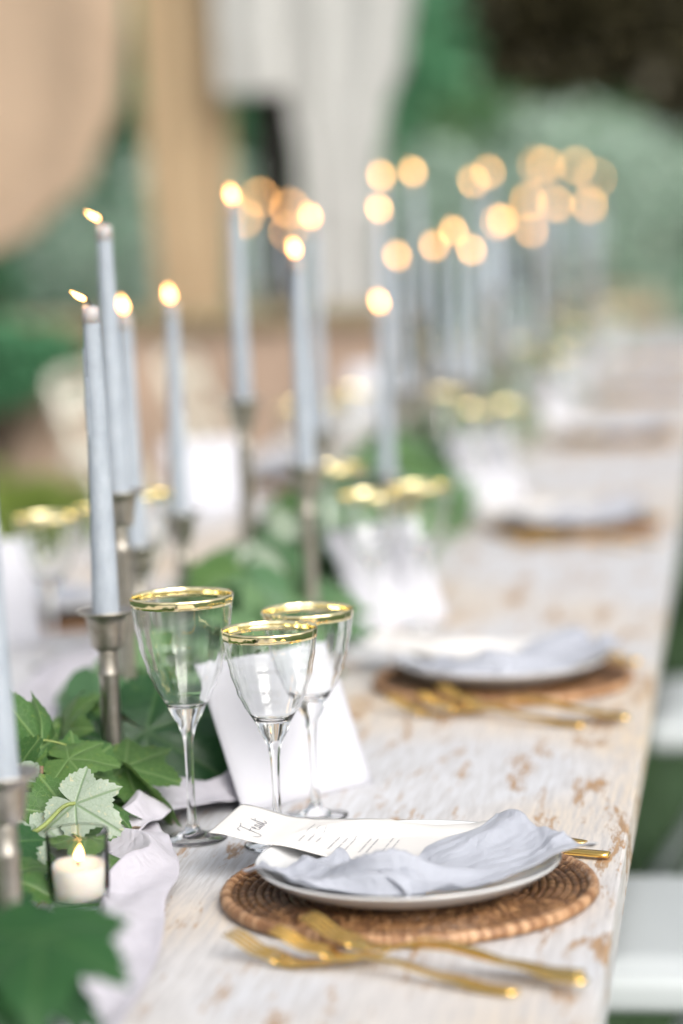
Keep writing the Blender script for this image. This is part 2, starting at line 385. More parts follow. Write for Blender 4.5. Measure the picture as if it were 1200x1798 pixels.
# ------------------------------------------------------------------ plates and chargers
def plate_mesh():
    p = [(0, 0), (.082, 0), (.085, .0008), (.086, .003), (.105, .0065), (.120, .0125), (.1295, .0195), (.1335, .0228), (.1345, .0242), (.1338, .0252), (.1318, .0248),
         (.128, .0222), (.118, .0155), (.103, .0100), (.085, .0075), (0, .0070)]
    return lathe('plate', p, 128)
PLATE = plate_mesh()
def charger_meshes():
    v, f = [], []
    def wrap(r, a, half, hgt, wid, slant, nz):
        """one rattan strip arching over a coil of the disc"""
        k = len(v); ca, sa = cos(a), sin(a); seg = 5
        for i in range(seg+1):
            t = pi*(i/seg); rr = r - half*1.04*cos(t); zz = nz + hgt*sin(t)
            for j, o in enumerate((-.5, 0, .5)):
                off = o*wid + slant*(i/seg-.5); bul = .0004*(1-abs(o)*2)
                ang = a + off/r
                v.append((rr*cos(ang), rr*sin(ang), zz + bul*sin(t)))
        for i in range(seg):
            for j in range(2):
                q = k+i*3+j; f.append((q, q+3, q+4, q+1))
    pitch = .0072; r = .024; c = 0
    while r < .157:
        n = int(2*pi*r/.0054); ph = random.random()
        for i in range(n):
            a = 2*pi*(i+ph+random.uniform(-.12, .12))/n
            wrap(r, a, pitch*.52, .0041+random.uniform(-.0005, .0006), .0042, .0034, .0045 + .0012*sin(5*a+c))
        r += pitch; c += 1
    weave = pyd('weave', v, f)
    core = lathe('core', [(0, .0005), (.155, .0005), (.158, .004), (.155, .0055), (0, .0055)], 96)
    v2 = v; v = []; f2 = f; f = []
    n = 300; rr = .1612; hr = .0058
    vv, ff = [], []
    for i in range(n):
        a0 = 2*pi*i/n; k = len(vv)
        hh = hr*random.uniform(.94, 1.07)
        for j in range(3):
            a = a0 + (j-1)*.5*2*pi/n*.93; bul = 1.0 + (.06 if j == 1 else 0)
            for q in range(8):
                t = 2*pi*q/8 + .2; a2 = a + .0085*cos(t)
                x = rr + hh*bul*cos(t)*.9; vv.append((x*cos(a2), x*sin(a2), .0062 + hh*bul*sin(t)))
        for j in range(2):
            for q in range(8):
                q2 = (q+1) % 8; ff.append((k+j*8+q, k+j*8+q2, k+(j+1)*8+q2, k+(j+1)*8+q))
    rim = pyd('rim', vv, ff)
    for me in (weave, rim):
        bm = bmesh.new(); bm.from_mesh(me); bmesh.ops.recalc_face_normals(bm, faces=bm.faces); bm.to_mesh(me); bm.free()
    return core, weave, rim
CH = charger_meshes()

# ------------------------------------------------------------------ napkin: knotted, two tails
def napkin_mesh(seed):
    rs = seed*7.3
    axis = [(-.102, -.010), (-.070, -.036), (-.016, -.062), (.052, -.028), (.116, .042)]
    half = [(0, .060), (.25, .055), (.47, .026), (.56, .026), (.78, .068), (1, .062)]
    nu, nv = 110, 90
    def ax(t):
        q = t*(len(axis)-1); i = min(int(q), len(axis)-2); u = q-i
        p0 = axis[max(i-1, 0)]; p1 = axis[i]; p2 = axis[i+1]; p3 = axis[min(i+2, len(axis)-1)]
        return tuple(.5*((2*p1[k]) + (p2[k]-p0[k])*u + (2*p0[k]-5*p1[k]+4*p2[k]-p3[k])*u*u + (-p0[k]+3*p1[k]-3*p2[k]+p3[k])*u**3) for k in (0, 1))
    def fn(u, v):
        e = v*2-1
        uu = u
        c = ax(uu); c2 = ax(min(1, uu+.01)); c1 = ax(max(0, uu-.01))
        d = Vector((c2[0]-c1[0], c2[1]-c1[1])).normalized(); nn = Vector((-d.y, d.x))
        wd = interp(half, uu)
        wd *= 1 + .13*n3(uu*4+rs, e*1.2, 3)
        gather = math.exp(-((uu-.515)/.16)**2)
        s = e*(2.2+2.6*gather) + 1.5*n3(uu*2.6+rs, e*1.1, 5) + (uu-.5)*1.2
        ridge = (1-abs(sin(s)))**2.1
        amp = .006 + .017*gather
        soft = .011*n3(uu*4.5+rs, e*2.0, 8) + .0035*(.5-abs(n3(uu*9+rs, e*5, 2)))
        bodyh = .004 + .009*gather*(1-e*e)
        z = bodyh + amp*ridge*(1-.55*abs(e)**3) + soft*(.5+.5*abs(uu-.5)*2)
        # right tail lifts into a standing wing with a raised far corner, left tail lies flat
        wing = sstep(.60, 1.0, uu)
        z += wing*(.004 + .020*sstep(-.3, 1, e) + .003*sin(uu*9))
        left = 1-sstep(0, .35, uu)
        z += left*(.006*sstep(-.1, .9, e))
        z += .012*math.exp(-((uu-.34)/.045)**2-((e-.55)/.35)**2) + .014*math.exp(-((uu-.575)/.05)**2-((e-.5)/.4)**2)
        tip = wing*sstep(.2, 1, e)*.012
        off = e*wd
        x = c[0] + nn.x*off + d.x*(.012*n3(e*2+rs, uu*3, 1) + .016*sstep(.85, 1, uu)*(1-abs(e)) + tip*.6)
        y = c[1] + nn.y*off + d.y*.012*n3(e*2+rs, uu*3, 1)
        r = sqrt(x*x+y*y)
        base = interp([(0, .009), (.085, .0095), (.103, .0120), (.118, .0175), (.128, .0245), (.140, .0275), (.2, .022)], r)
        return (x, y, base + max(z, .0006))
    return grid('napkin', nu, nv, fn)
NAP = [napkin_mesh(1), napkin_mesh(2.37), napkin_mesh(3.9)]
def knot_mesh(seed):
    # the rolled strip that wraps over the gathered middle
    def fn(u, v):
        t = u*2*pi; c = Vector((.002, -.064))
        d = Vector((.87, .49)) if False else Vector((.82, .57)); nn = Vector((-d.y, d.x))
        ph = v*2-1
        rr = .018 + .0035*n3(u*5+seed, v*3, 2) + .0022*(1-abs(sin(v*7+u*3)))
        z = .018 + (rr*.70)*sin(t)
        off = rr*1.05*cos(t)
        lng = ph*(.011+.004*sin(t)) + .004*sin(2*t+seed)
        return (c.x + nn.x*off + d.x*lng, c.y + nn.y*off + d.y*lng, max(z, .0105))
    return grid('knot', 48, 18, fn)
KNOT = [knot_mesh(1), knot_mesh(4.2), knot_mesh(7.7)]

# ------------------------------------------------------------------ menu card with script heading
def ribbon(name, strokes, wd, place):
    v, f = [], []
    for st in strokes:
        pts = []
        m = len(st)
        for i in range(m-1):
            p0, p1, p2, p3 = st[max(i-1, 0)], st[i], st[i+1], st[min(i+2, m-1)]
            for q in range(6):
                u = q/6
                pts.append(tuple(.5*((2*p1[k]) + (p2[k]-p0[k])*u + (2*p0[k]-5*p1[k]+4*p2[k]-p3[k])*u*u + (-p0[k]+3*p1[k]-3*p2[k]+p3[k])*u**3) for k in (0, 1)))
        pts.append(st[-1])
        k0 = len(v)
        for i, p in enumerate(pts):
            a = pts[max(i-1, 0)]; b = pts[min(i+1, len(pts)-1)]
            dx, dy = b[0]-a[0], b[1]-a[1]; L = sqrt(dx*dx+dy*dy) or 1
            ww = wd*(.55 + .75*abs(dy)/L)*.5
            v.append(place(p[0]-dy/L*ww, p[1]+dx/L*ww)); v.append(place(p[0]+dy/L*ww, p[1]-dx/L*ww))
            if i: q = k0+2*i; f.append((q-2, q, q+1, q-1))
    return pyd(name, v, f)
FEAST = [  # units: letter body height about 1; x along the word, y up
    [(-.9, .1), (-.7, -.35), (-.1, -.5), (.35, .0), (.75, 1.0), (1.0, 1.75), (1.25, 2.05)],
    [(-.35, 1.55), (.1, 1.95), (.7, 1.95), (1.4, 2.0), (2.1, 2.2)],
    [(.25, .85), (.8, .85), (1.35, .95)],
    [(1.55, .45), (1.85, .65), (1.95, .9), (1.75, 1.0), (1.6, .65), (1.7, .25), (2.0, .15), (2.35, .4)],
    [(2.85, .85), (2.6, .95), (2.38, .6), (2.45, .22), (2.7, .25), (2.92, .9), (2.86, .3), (3.05, .2), (3.3, .45)],
    [(3.3, .45), (3.55, 1.0), (3.5, .6), (3.62, .3), (3.42, .12), (3.25, .25)],
    [(3.62, .3), (3.95, .6), (4.25, 1.8), (4.05, .6), (4.15, .15), (4.5, .25), (4.9, .6)],
    [(3.75, 1.25), (4.2, 1.3), (4.85, 1.5)],
]
def menu_card(P, rz, label, group, ink):
    """card lies on the plate with its heading end overhanging; local x is the reading direction's side"""
    t = thing('menu_card', label, 'menu', (P[0], P[1], T), rz, group)
    Lx0, Lx1, w2 = -.182, .075, .053
    def surf(x, y):
        zz = interp([(-.182, .0475), (-.125, .0372), (-.05, .0262), (.08, .0235)], x) + .0012*sin(x*30+y*12)
        return zz
    rot = radians(-5)
    def place(x, y, lift=0.0):
        X = x*cos(rot) - y*sin(rot); Yv = x*sin(rot) + y*cos(rot) + .072
        sup = interp([(0, .0190), (.085, .0195), (.103, .0220), (.118, .0275), (.128, .0345), (.1335, .0375), (.15, .0365), (.25, .030)], sqrt(X*X+Yv*Yv))
        return (X, Yv, max(surf(x, y), sup) + lift)
    me = grid('card', 110, 14, lambda u, v: place(lerp(Lx0, Lx1, u), lerp(-w2, w2, v)))
    cdo = solidify(mk('card', me, M['menu'], t), .0005)
    if ink:
        s = .0092
        # text reads along +y of the card, its top towards -x
        def pl(a, b): return place(-.150 - (b-.7)*s, -.012 + (a-2.0)*s, .0007)
        mk('heading_lettering', ribbon('heading', FEAST, .085, pl), M['ink'], cdo, smooth=False)
        v, f = [], []
        x = -.105
        for row, words in enumerate(((.022, .014, .018), (.03, .012), (.016, .02), None, (.024, .02, .01), (.02, .026), (.018, .012, .01), None, (.03, .018), (.022, .024), None, (.02, .014, .016), (.028, .01))):
            if words:
                tot = sum(words) + .003*(len(words)-1); y = -tot/2
                for ww in words:
                    q = y
                    while q < y+ww-.0008:
                        g = random.uniform(.0010, .0016); k = len(v); hh = random.uniform(.0011, .0017)
                        v += [place(x, q, .00060), place(x, q+g, .00060), place(x+hh, q+g, .00060), place(x+hh, q, .00060)]; f.append((k, k+1, k+2, k+3))
                        q += g + .0005
                    y += ww + .003
            x += .0068
        mk('menu_text', pyd('menu_text', v, f), M['ink_pale'], cdo, smooth=False)
    return t

# ------------------------------------------------------------------ cutlery
def bar_mesh(name, secs, closed_end=True):
    """secs: (x, y_center, half_width, z_center, thickness)"""
    v, f = [], []
    for (x, y, hw, z, th) in secs:
        for q in range(8):
            a = 2*pi*q/8 + pi/8; ex = 1/max(abs(cos(a)), abs(sin(a)))
            v.append((x, y + hw*cos(a)*ex*.93, z + th/2*sin(a)*ex*.93))
    n = len(secs)
    for i in range(n-1):
        for q in range(8):
            q2 = (q+1) % 8; f.append((i*8+q, i*8+q2, (i+1)*8+q2, (i+1)*8+q))
    f.append(tuple(range(8))[::-1]); f.append(tuple((n-1)*8+q for q in range(8)))
    me = pyd(name, v, f); bm = bmesh.new(); bm.from_mesh(me); bmesh.ops.recalc_face_normals(bm, faces=bm.faces); bm.to_mesh(me); bm.free(); return me
def fork_z(x):   # x measured from the tips, 0 .. .235
    return interp([(0, .020), (.03, .0085), (.055, .0030), (.075, .0055), (.105, .0150), (.13, .0145), (.18, .0075), (.215, .0035), (.235, .0032)], x)
def fork_meshes():
    def hw(x): return interp([(.042, .0115), (.058, .0108), (.075, .0058), (.095, .0034), (.12, .0033), (.16, .0048), (.205, .0080), (.228, .0082), (.2345, .0045)], x)
    xs = [.042+i*.00481 for i in range(41)]
    h = bar_mesh('fork_handle', [(x, 0, hw(x), fork_z(x), .0026 + .0014*sstep(.09, .2, x)) for x in xs])
    ti = []
    for k in range(4):
        yc = (k-1.5)*.0061
        ti.append(bar_mesh('tine', [(x, yc*(.93+.07*x/.045), .0019*(.45+.55*sstep(0, .01, x)), fork_z(x), .0020) for x in [i*.0045 for i in range(11)]]))
    return h, ti
FORK = fork_meshes()
def fork(x, y, rz, label, group, dz=0.0, tilt=0.0):
    t = thing('fork', label, 'fork', (x, y, T+dz), rz, group); t.rotation_euler = (tilt, 0, rz); t.scale = (1.1, 1.1, 1.1)
    mk('handle', FORK[0], M['cutlery'], t)
    for q in FORK[1]: mk('tine', q, M['cutlery'], t)
    return t
def knife_meshes():
    hb = bar_mesh('knife_handle', [(x, 0, interp([(.115, .0045), (.15, .0062), (.2, .0075), (.226, .0078), (.2335, .005)], x), .0045, .0062) for x in [.115+i*.0049 for i in range(25)]])
    bl = bar_mesh('blade', [(x, .0015*sin(x*20), interp([(0, .002), (.012, .0065), (.05, .0085), (.1, .008), (.117, .0042)], x), .0042, .0016) for x in [i*.0059 for i in range(21)]])
    return hb, bl
KNIFE = knife_meshes()
def spoon_meshes():
    def hw(x): return interp([(.062, .005), (.075, .0038), (.11, .0033), (.16, .0050), (.19, .0078), (.203, .0078), (.209, .0045)], x)
    h = bar_mesh('spoon_handle', [(x, 0, hw(x), interp([(.06, .006), (.08, .012), (.11, .0125), (.16, .0075), (.209, .0035)], x), .003) for x in [.06+i*.00373 for i in range(41)]])
    def fn(u, v):
        a = 2*pi*v; r = u
        return (.033 + .033*r*cos(a), .020*r*sin(a)*(1-.12*cos(a)), .0012 + .0075*r*r)
    return h, grid('spoon_bowl', 8, 32, fn)
SPOON = spoon_meshes()

# ------------------------------------------------------------------ folded place card
def place_card(P, rz, label, group, W=.176, Hh=.158, lean=radians(19)):
    t = thing('place_card', label, 'card', (P[0], P[1], T), rz, group)
    # local x runs along the bottom edge, +y away from the reader
    top = Vector((0, Hh*sin(lean), Hh*cos(lean)))
    def fr(u, v):
        b = .003*sin(pi*v)*sin(pi*u)
        return (-W/2 + W*u - .012*v, top.y*v + b, .0004 + top.z*v)
    def bk(u, v):
        return ((u-.5)*W*.34 + .03 - .012*(1-v), top.y*(1-.15*v) + .0012 + .030*v, .0004 + top.z*.85*(1-v))
    solidify(mk('front_leaf', grid('front', 12, 12, fr), M['paper'], t), .0006)
    solidify(mk('easel_strut', grid('back', 8, 8, bk), M['paper'], t), .0006)
    return t

# ------------------------------------------------------------------ place settings
ORD = ['first', 'second', 'third', 'fourth', 'fifth', 'sixth']
def setting(px, py, side, i, full, nm):
    """side = +1: diner sits at +x; -1: the place opposite, turned half round.  nm names the place in the labels"""
    rz = 0 if side > 0 else pi
    def W(dx, dy): return (px + side*dx, py + side*dy)
    t = thing('charger_plate', f'round brown woven rattan charger under the plate {nm}', 'charger', (px, py, T+.0005), rz + i*.7, 'rattan chargers on the table')
    mk('core', CH[0], M['rattan_core'], t); mk('weave', CH[1], M['rattan'], t, kind='stuff'); mk('rim', CH[2], M['rattan_rim'], t, kind='stuff')
    d = mk('dinner_plate', PLATE, M['plate']); d.location = (px, py, T+.0102)
    tag(d, f'white porcelain dinner plate on the rattan charger {nm}', 'plate', 'white dinner plates')
    nk = thing('napkin', f'knotted grey blue linen napkin on the plate {nm}', 'napkin', (px, py, T+.0102), rz, 'knotted linen napkins')
    k = i % 3
    a = solidify(mk('cloth', NAP[k], M['napkin'], nk), .0013, 1.0)
    b = solidify(mk('knot', KNOT[k], M['napkin'], nk), .0013, 1.0)
    menu_card((px, py), rz, f'cream menu card tucked beneath the napkin {nm}', 'menu cards on the plates', full)
    for (dx, dy, ang, dz, w_) in ((-.122, -.190, -.36, .0005, 'lying lowest'), (-.085, -.195, -.20, .0045, 'between the other two'), (-.062, -.168, -.44, .0085, 'lying on top')):
        fx, fy = W(dx, dy)
        fork(fx, fy, rz + ang, f'gold fork {w_} {nm}', 'gold forks', dz)
    kx, ky = W(.170, .121)
    kn = thing('knife', f'gold table knife beyond the charger {nm}', 'knife', (*W(-.052, .195), T+.0005), rz - .32, 'gold knives')
    mk('handle', KNIFE[0], M['cutlery'], kn); mk('blade', KNIFE[1], M['cutlery'], kn)
    sp = thing('spoon', f'gold spoon beside the knife {nm}', 'spoon', (*W(-.058, .222), T+.0005), rz - .24, 'gold spoons')
    mk('handle', SPOON[0], M['cutlery'], sp); solidify(mk('spoon_bowl', SPOON[1], M['cutlery'], sp), .0014)
    if i == 0: gl = [('wine', -.238, .197), ('water', -.149, .174), ('water', -.132, .287)]; pc = (-.1515, .3665)
    else: gl = [('wine', -.282, .44), ('water', -.212, .334), ('water', -.153, .432)]; pc = (-.185, .45)
    for j, (kd, dx, dy) in enumerate(gl):
        w_ = ('tall gold rimmed wine glass', 'short gold rimmed glass nearest the plate', 'short gold rimmed glass against the place card')[j]
        glass(kd, *W(dx, dy), f'{w_} {nm}', 'gold rimmed glasses', random.uniform(0, 6))
    if side < 0: pc = (-.005, .27) if i == 1 else (.012, .55)
    place_card(W(*pc), radians(50) if side > 0 else radians(28), f'blank white place card behind glasses {nm}', 'white place cards')
RIGHT = [(-.292, 2.088), (-.300, 3.080), (-.306, 4.62), (-.315, 6.50), (-.315, 8.1), (-.33, 9.9)]
RN = ['by the lit votive', 'at the second place from the votive', 'at the third place from the votive', 'at the fourth place from the votive', 'at the fifth place from the votive', 'at the last place from the votive']
for i, (x, y) in enumerate(RIGHT): setting(x, y, 1, i, i < 2, RN[i])
LEFT = [(-1.085, 3.66), (-1.08, 5.62), (-1.08, 8.2)]
LN = ['at the near place across the garland', 'at the middle place across the garland', 'at the far place across the garland']
for i, (x, y) in enumerate(LEFT): setting(x, y, -1, i+1, False, LN[i])

# ------------------------------------------------------------------ candlesticks and taper candles
HOLD = {}
def holder_mesh(h):
    h = round(h, 3)
    if h in HOLD: return HOLD[h]
    cup = lathe('cup', [(0, h-.040), (.010, h-.040), (.0145, h-.0375), (.0165, h-.034), (.0195, h-.012), (.0215, h-.004), (.0285, h-.0012), (.0305, h+.0008), (.0302, h+.0022), (.028, h+.0020), (.0205, h-.0008), (.0178, h-.004), (.0165, h-.028), (0, h-.029)], 48)
    zst = h-.0385
    st = lathe('stem', [(0, .011), (.0125, .011), (.0118, .02), (.0108, .04), (.0100, max(.05, zst-.03)), (.0112, max(.053, zst-.027)), (.0112, max(.056, zst-.024)), (.0100, max(.059, zst-.021)), (.0095, zst-.004), (.0105, zst), (0, zst)], 40)
    ba = lathe('base', [(0, 0), (.044, 0), (.0455, .002), (.044, .0045), (.030, .007), (.018, .0095), (.0128, .0125), (0, .0125)], 48)
    HOLD[h] = (cup, st, ba); return HOLD[h]
def wobble(z, s): return .0010*sin(z*9+s)
def candle_mesh(L, rb, rtp, s):
    n, k = 24, 26; v, f = [], []
    for j in range(k+1):
        z = L*j/k; r = lerp(rb, rtp, j/k)
        for i in range(n):
            a = 2*pi*i/n
            q = r*(1 + .018*n3(cos(a)*1.2+s, sin(a)*1.2, z*14))
            zz = z + (.004*cos(a-2.2) if j == k else 0)
            v.append((q*cos(a)+wobble(z, s), q*sin(a), zz))
    for j in range(k):
        for i in range(n):
            i2 = (i+1) % n; f.append((j*n+i, j*n+i2, (j+1)*n+i2, (j+1)*n+i))
    c = len(v); v.append((wobble(L, s), 0, L-.002)); t = k*n
    for i in range(n): f.append((t+i, t+(i+1) % n, c))
    f.append(tuple(range(n))[::-1])
    return pyd('taper', v, f)
def flame_mesh(h, r, lean):
    prof = [(0, 0), (.10, .55), (.25, .92), (.4, 1.0), (.55, .86), (.72, .55), (.88, .22), (1, 0)]
    v, f = [], []; n = 14
    for (t, q) in prof:
        for i in range(n):
            a = 2*pi*i/n; v.append((r*q*cos(a) + lean*t**1.4, r*q*sin(a), h*t))
    for j in range(len(prof)-1):
        for i in range(n):
            i2 = (i+1) % n; f.append((j*n+i, j*n+i2, (j+1)*n+i2, (j+1)*n+i))
    me = pyd('flame', v, f); bm = bmesh.new(); bm.from_mesh(me); bmesh.ops.remove_doubles(bm, verts=bm.verts, dist=1e-6); bm.to_mesh(me); bm.free(); return me
FL = {0: flame_mesh(.011, .0044, -.014), 1: flame_mesh(.021, .0052, -.004), 2: flame_mesh(.022, .0056, -.006), 3: flame_mesh(.028, .0076, -.008), 4: flame_mesh(.036, .0105, -.008)}
def drip(parent, x, y, z0, z1, r):
    pts = [(x + .0006*sin(q*3), y, lerp(z0, z1, q/6)) for q in range(7)]
    mk('wax_drip', tube('wax_drip', pts, lambda t: r*(.55+.6*t) if t < .97 else r*.7, 7), M['wax'], parent)
def candlestick(x, y, zb, L, lab_h, lab_c, rb=.0145, rtp=.0082, zbase=T, fl=1, drips=0, s=0.0, lit=True, tilt=0.0):
    h = thing('candlestick', lab_h, 'candlestick', (x, y, zbase+.001), 0, 'pewter candlesticks along the garland')
    cup, st, ba = holder_mesh(zb)
    mk('cup', cup, M['pewter'], h); mk('stem', st, M['pewter'], h); mk('base', ba, M['pewter'], h)
    c = thing('taper_candle', lab_c, 'candle', (x, y, zbase+.001+zb-.028), 0, 'grey blue taper candles')
    c.rotation_euler = (0, tilt, 0)
    L += .028
    wb = mk('wax_body', candle_mesh(L, rb, rtp, s), M['wax'], c)
    wx = wobble(L, s)
    tip = lathe('molten_tip', [(0, L-.016), (rtp*1.02+.0006, L-.015), (rtp*1.035, L-.006), (rtp*1.0, L+.0006), (rtp*.6, L+.0013), (0, L+.0004)], 24)
    o = mk('molten_tip', tip, M['wax_tip'], wb); o.location = (wx, 0, 0)
    ln = (-.005 if fl == 0 else -.0015)
    wk = mk('wick', tube('wick', [(wx, 0, L-.003), (wx, 0, L+.004), (wx+ln*.5, 0, L+.009), (wx+ln, 0, L+.013)], .0009, 6), M['wick'], c)
    if lit:
        o = mk('flame', FL[fl], M['flame'], wk); o.location = (wx+ln*.7-(.003 if fl == 0 else 0), 0, L+(.007 if fl == 0 else .005))
    for q in range(drips):
        a = 2.6 + q*.8 + random.uniform(-.2, .2); zq = L - .04 - .03*q; rr = lerp(rb, rtp, zq/L)
        drip(wb, (rr)*cos(a)+wobble(zq, s), rr*sin(a), zq+.03, zq-.05*random.uniform(.6, 1.2), .0016)
    return h, c
HL, CL = 'pewter candlestick', 'tall grey blue taper candle'
CAND = [  # x, y, cup height, candle length, where, flame, drips
    (-.640, 2.415, .204, .310, 'dripping wax beside the tall wine glass by the votive', 0, 3),
    (-.687, 2.672, .299, .297, 'just behind the dripping candle', 0, 1),
    (-.752, 3.005, .195, .290, 'on the low stick third back from the votive', 1, 0),
    (-.764, 3.313, .199, .290, 'in front of the place card across the garland', 1, 0),
    (-.696, 3.443, .345, .278, 'on the tallest stick by the card across the garland', 1, 0),
    (-.583, 3.300, .262, .283, 'beside the glasses by the white chair nearest the votive', 1, 0),
    (-.714, 4.205, .234, .358, 'with the longest body among the middle candles', 2, 0),
    (-.578, 4.050, .167, .279, 'on the lowest stick among the middle candles', 2, 0),
]
for i, (x, y, zb, L, wh, fl, dr) in enumerate(CAND):
    candlestick(x, y, zb, L, f'{HL} {wh}', f'{CL} {wh}', fl=fl, drips=dr, s=i*1.7)
candlestick(-.582, 1.850, .163, .26, 'pewter candlestick standing in leaves in front of the votive', 'grey blue taper candle standing in leaves in front of the votive', s=9.0)
FARC = [(-.727, 5.198, .696), (-.660, 5.210, .702), (-.691, 4.890, .625), (-.684, 5.083, .528), (-.631, 5.298, .544), (-.568, 5.107, .574), (-.542, 5.209, .533),
        (-.616, 6.031, .690), (-.600, 6.241, .716), (-.512, 5.629, .593), (-.657, 7.032, .587), (-.505, 6.340, .563), (-.608, 7.557, .646), (-.526, 7.569, .634),
        (-.425, 7.587, .627), (-.628, 8.588, .773), (-.521, 8.605, .768), (-.773, 10.10, .807), (-.593, 11.14, .763)]
def zone(y): return 0 if y < 5.7 else (1 if y < 7.2 else 2)
RANK = ['tallest', 'second tallest', 'third tallest', 'fourth tallest', 'fifth tallest', 'sixth tallest', 'seventh tallest', 'eighth tallest', 'ninth tallest']
for i, (x, y, zf) in enumerate(FARC):
    zt = zf - .02; L = .29 if zt > .55 else .27; zb = round(zt - L, 2)
    far = ('of the dense middle cluster', 'of the thinner group past the middle', 'at the far end of the garland')[zone(y)]
    cls = sorted((q for q in FARC if zone(q[1]) == zone(y)), key=lambda q: -q[2]); rank = RANK[cls.index((x, y, zf))]
    if (x, y, zf) == cls[-1]: rank = 'shortest'
    candlestick(x, y, zb, zt-zb, f'pewter candlestick under the {rank} candle {far}', f'{rank} lit taper candle {far}', fl=2 if y < 6.5 else 3, s=i*2.1)

# ------------------------------------------------------------------ votive
vt = thing('votive_holder', 'small clear glass votive holder with a lit candle on the runner', 'votive holder', (-.563, 1.990, T+.016))
mk('glass_cup', lathe('glass_cup', [(0, 0), (.0235, 0), (.0255, .0025), (.0262, .02), (.0270, .066), (.0267, .0672), (.0264, .066), (.0255, .012), (.023, .0100), (0, .0095)], 64), M['thin_glass'], vt)
vc = thing('votive_candle', 'short cream votive candle burning inside the clear glass holder', 'candle', (-.563, 1.990, T+.0258))
mk('wax_body', lathe('wax_body', [(0, 0), (.022, 0), (.0242, .002), (.0244, .0245), (.0230, .0268), (.018, .0255), (0, .0245)], 48), M['cream_wax'], vc)
mk('wick', tube('wick', [(0, 0, .022), (0, 0, .030), (.0008, 0, .033)], .0009, 6), M['wick'], vc)
o = mk('flame', flame_mesh(.016, .0042, .002), M['flame'], vc); o.location = (.0005, 0, .0285)

# ------------------------------------------------------------------ cloth runner
def strip(name, pts, half, folds, amp, seed, nu=150, nv=44, tw=0.0):
    P = [Vector(p) for p in pts]
    def cr(t):
        q = t*(len(P)-1); i = min(int(q), len(P)-2); u = q-i
        p0 = P[max(i-1, 0)]; p1 = P[i]; p2 = P[i+1]; p3 = P[min(i+2, len(P)-1)]
        return .5*((2*p1) + (p2-p0)*u + (2*p0-5*p1+4*p2-p3)*u*u + (-p0+3*p1-3*p2+p3)*u**3)
    def fn(u, v):
        c = cr(u); d = (cr(min(1, u+.004)) - cr(max(0, u-.004))); d.z = 0; d.normalize(); nn = Vector((d.y, -d.x, 0))
        e = v*2-1; L = u*len(P)
        hw = half*(1 + .10*n3(L*.9+seed, 0, 1))
        s = e*folds + 1.3*n3(L*.8+seed, e*.7, 4) + tw*u
        ridge = (1-abs(sin(s)))**1.4
        z = amp*ridge*(1-.6*abs(e)**4) + .5*amp*(n3(L*1.5+seed, e*1.3, 6)+.3) + .05*amp*n3(L*4, e*4+seed, 3)
        lat = e*hw + .005*n3(L*.8+seed, e*1.2, 9)
        p = c + nn*lat
        return (p.x, p.y, p.z + max(z, .0008) + .0012)
    return grid(name, nu, nv, fn)
rn = thing('table_runner', 'crumpled lilac grey muslin runner winding along the leaf garland', 'runner', (0, 0, T))
RUN = [
    ([(-.492, 1.50, 0), (-.499, 1.65, .0), (-.508, 1.80, .004), (-.528, 1.95, .008), (-.548, 2.08, .012), (-.568, 2.17, .016), (-.600, 2.25, .014), (-.640, 2.34, .006)], .046, 1.9, .017, 1.3, 170),
    ([(-.610, 2.16, .016), (-.596, 2.26, .022), (-.572, 2.350, .018), (-.535, 2.425, .010), (-.505, 2.50, .004), (-.53, 2.62, 0), (-.60, 2.72, .0)], .034, 1.7, .020, 4.7, 150),
    ([(-.60, 2.66, 0), (-.58, 2.9, .0), (-.62, 3.2, .0), (-.60, 3.7, .0), (-.62, 4.4, .0), (-.6, 5.2, 0)], .060, 2.2, .018, 8.1, 180),
    ([(-.90, 2.72, 0), (-.875, 2.95, 0), (-.865, 3.15, .004), (-.86, 3.4, 0), (-.80, 3.8, 0), (-.83, 4.5, 0), (-.82, 5.4, 0)], .062, 2.2, .022, 3.1, 180)]
for k, (pts, hf, fo, am, sd_, nu) in enumerate(RUN):
    solidify(mk('cloth_fold', strip('cloth_fold', pts, hf, fo, am, sd_, nu), M['runner'], rn), .0011, 1.0)

# ------------------------------------------------------------------ vine leaf garland
def leaf_outline(th):
    a = abs(math.degrees(th))
    return interp([(0, 1.0), (13, .86), (30, .66), (40, .70), (53, .88), (66, .74), (84, .57), (96, .62), (109, .72), (128, .58), (150, .50), (168, .42), (180, .10)], a)
def leaf_mesh(seed, curl, cup, na=88, nr=6):
    v, f, uv = [], [], []
    v.append((0, 0, 0)); uv.append((0, 0))
    for j in range(1, nr+1):
        for i in range(na):
            th = -pi + 2*pi*i/na; r = leaf_outline(th)*(1+.07*n3(th*1.3, seed, 1))
            if j == nr: r *= 1 + (.045 if i % 2 else -.02) + .03*n3(i*.9, seed, 4)
            q = r*(j/nr)
            x, y = q*sin(th), q*cos(th)
            deg = math.degrees(th)
            dv = min(abs(((deg-a+180) % 360)-180) for a in (0, 52, -52, 108, -108))
            z = -curl*(x*x*.9 + y*y*.55) + cup*q*(dv/30.0)*.35 + .10*q*n3(x*2.2+seed, y*2.2, 2)*1.1
            z += -curl*.35*max(0, y-.5)**2
            v.append((x, y, z)); uv.append((x, y))
    for i in range(na-1): f.append((0, 1+i+1, 1+i))
    for j in range(nr-1):
        for i in range(na-1):
            a = 1+j*na+i; f.append((a, a+1, a+1+na, a+na))
    me = pyd('leaf', v, f); ul = me.uv_layers.new(name='UVMap')
    for lp in me.loops: ul.data[lp.index].uv = uv[lp.vertex_index]
    return me
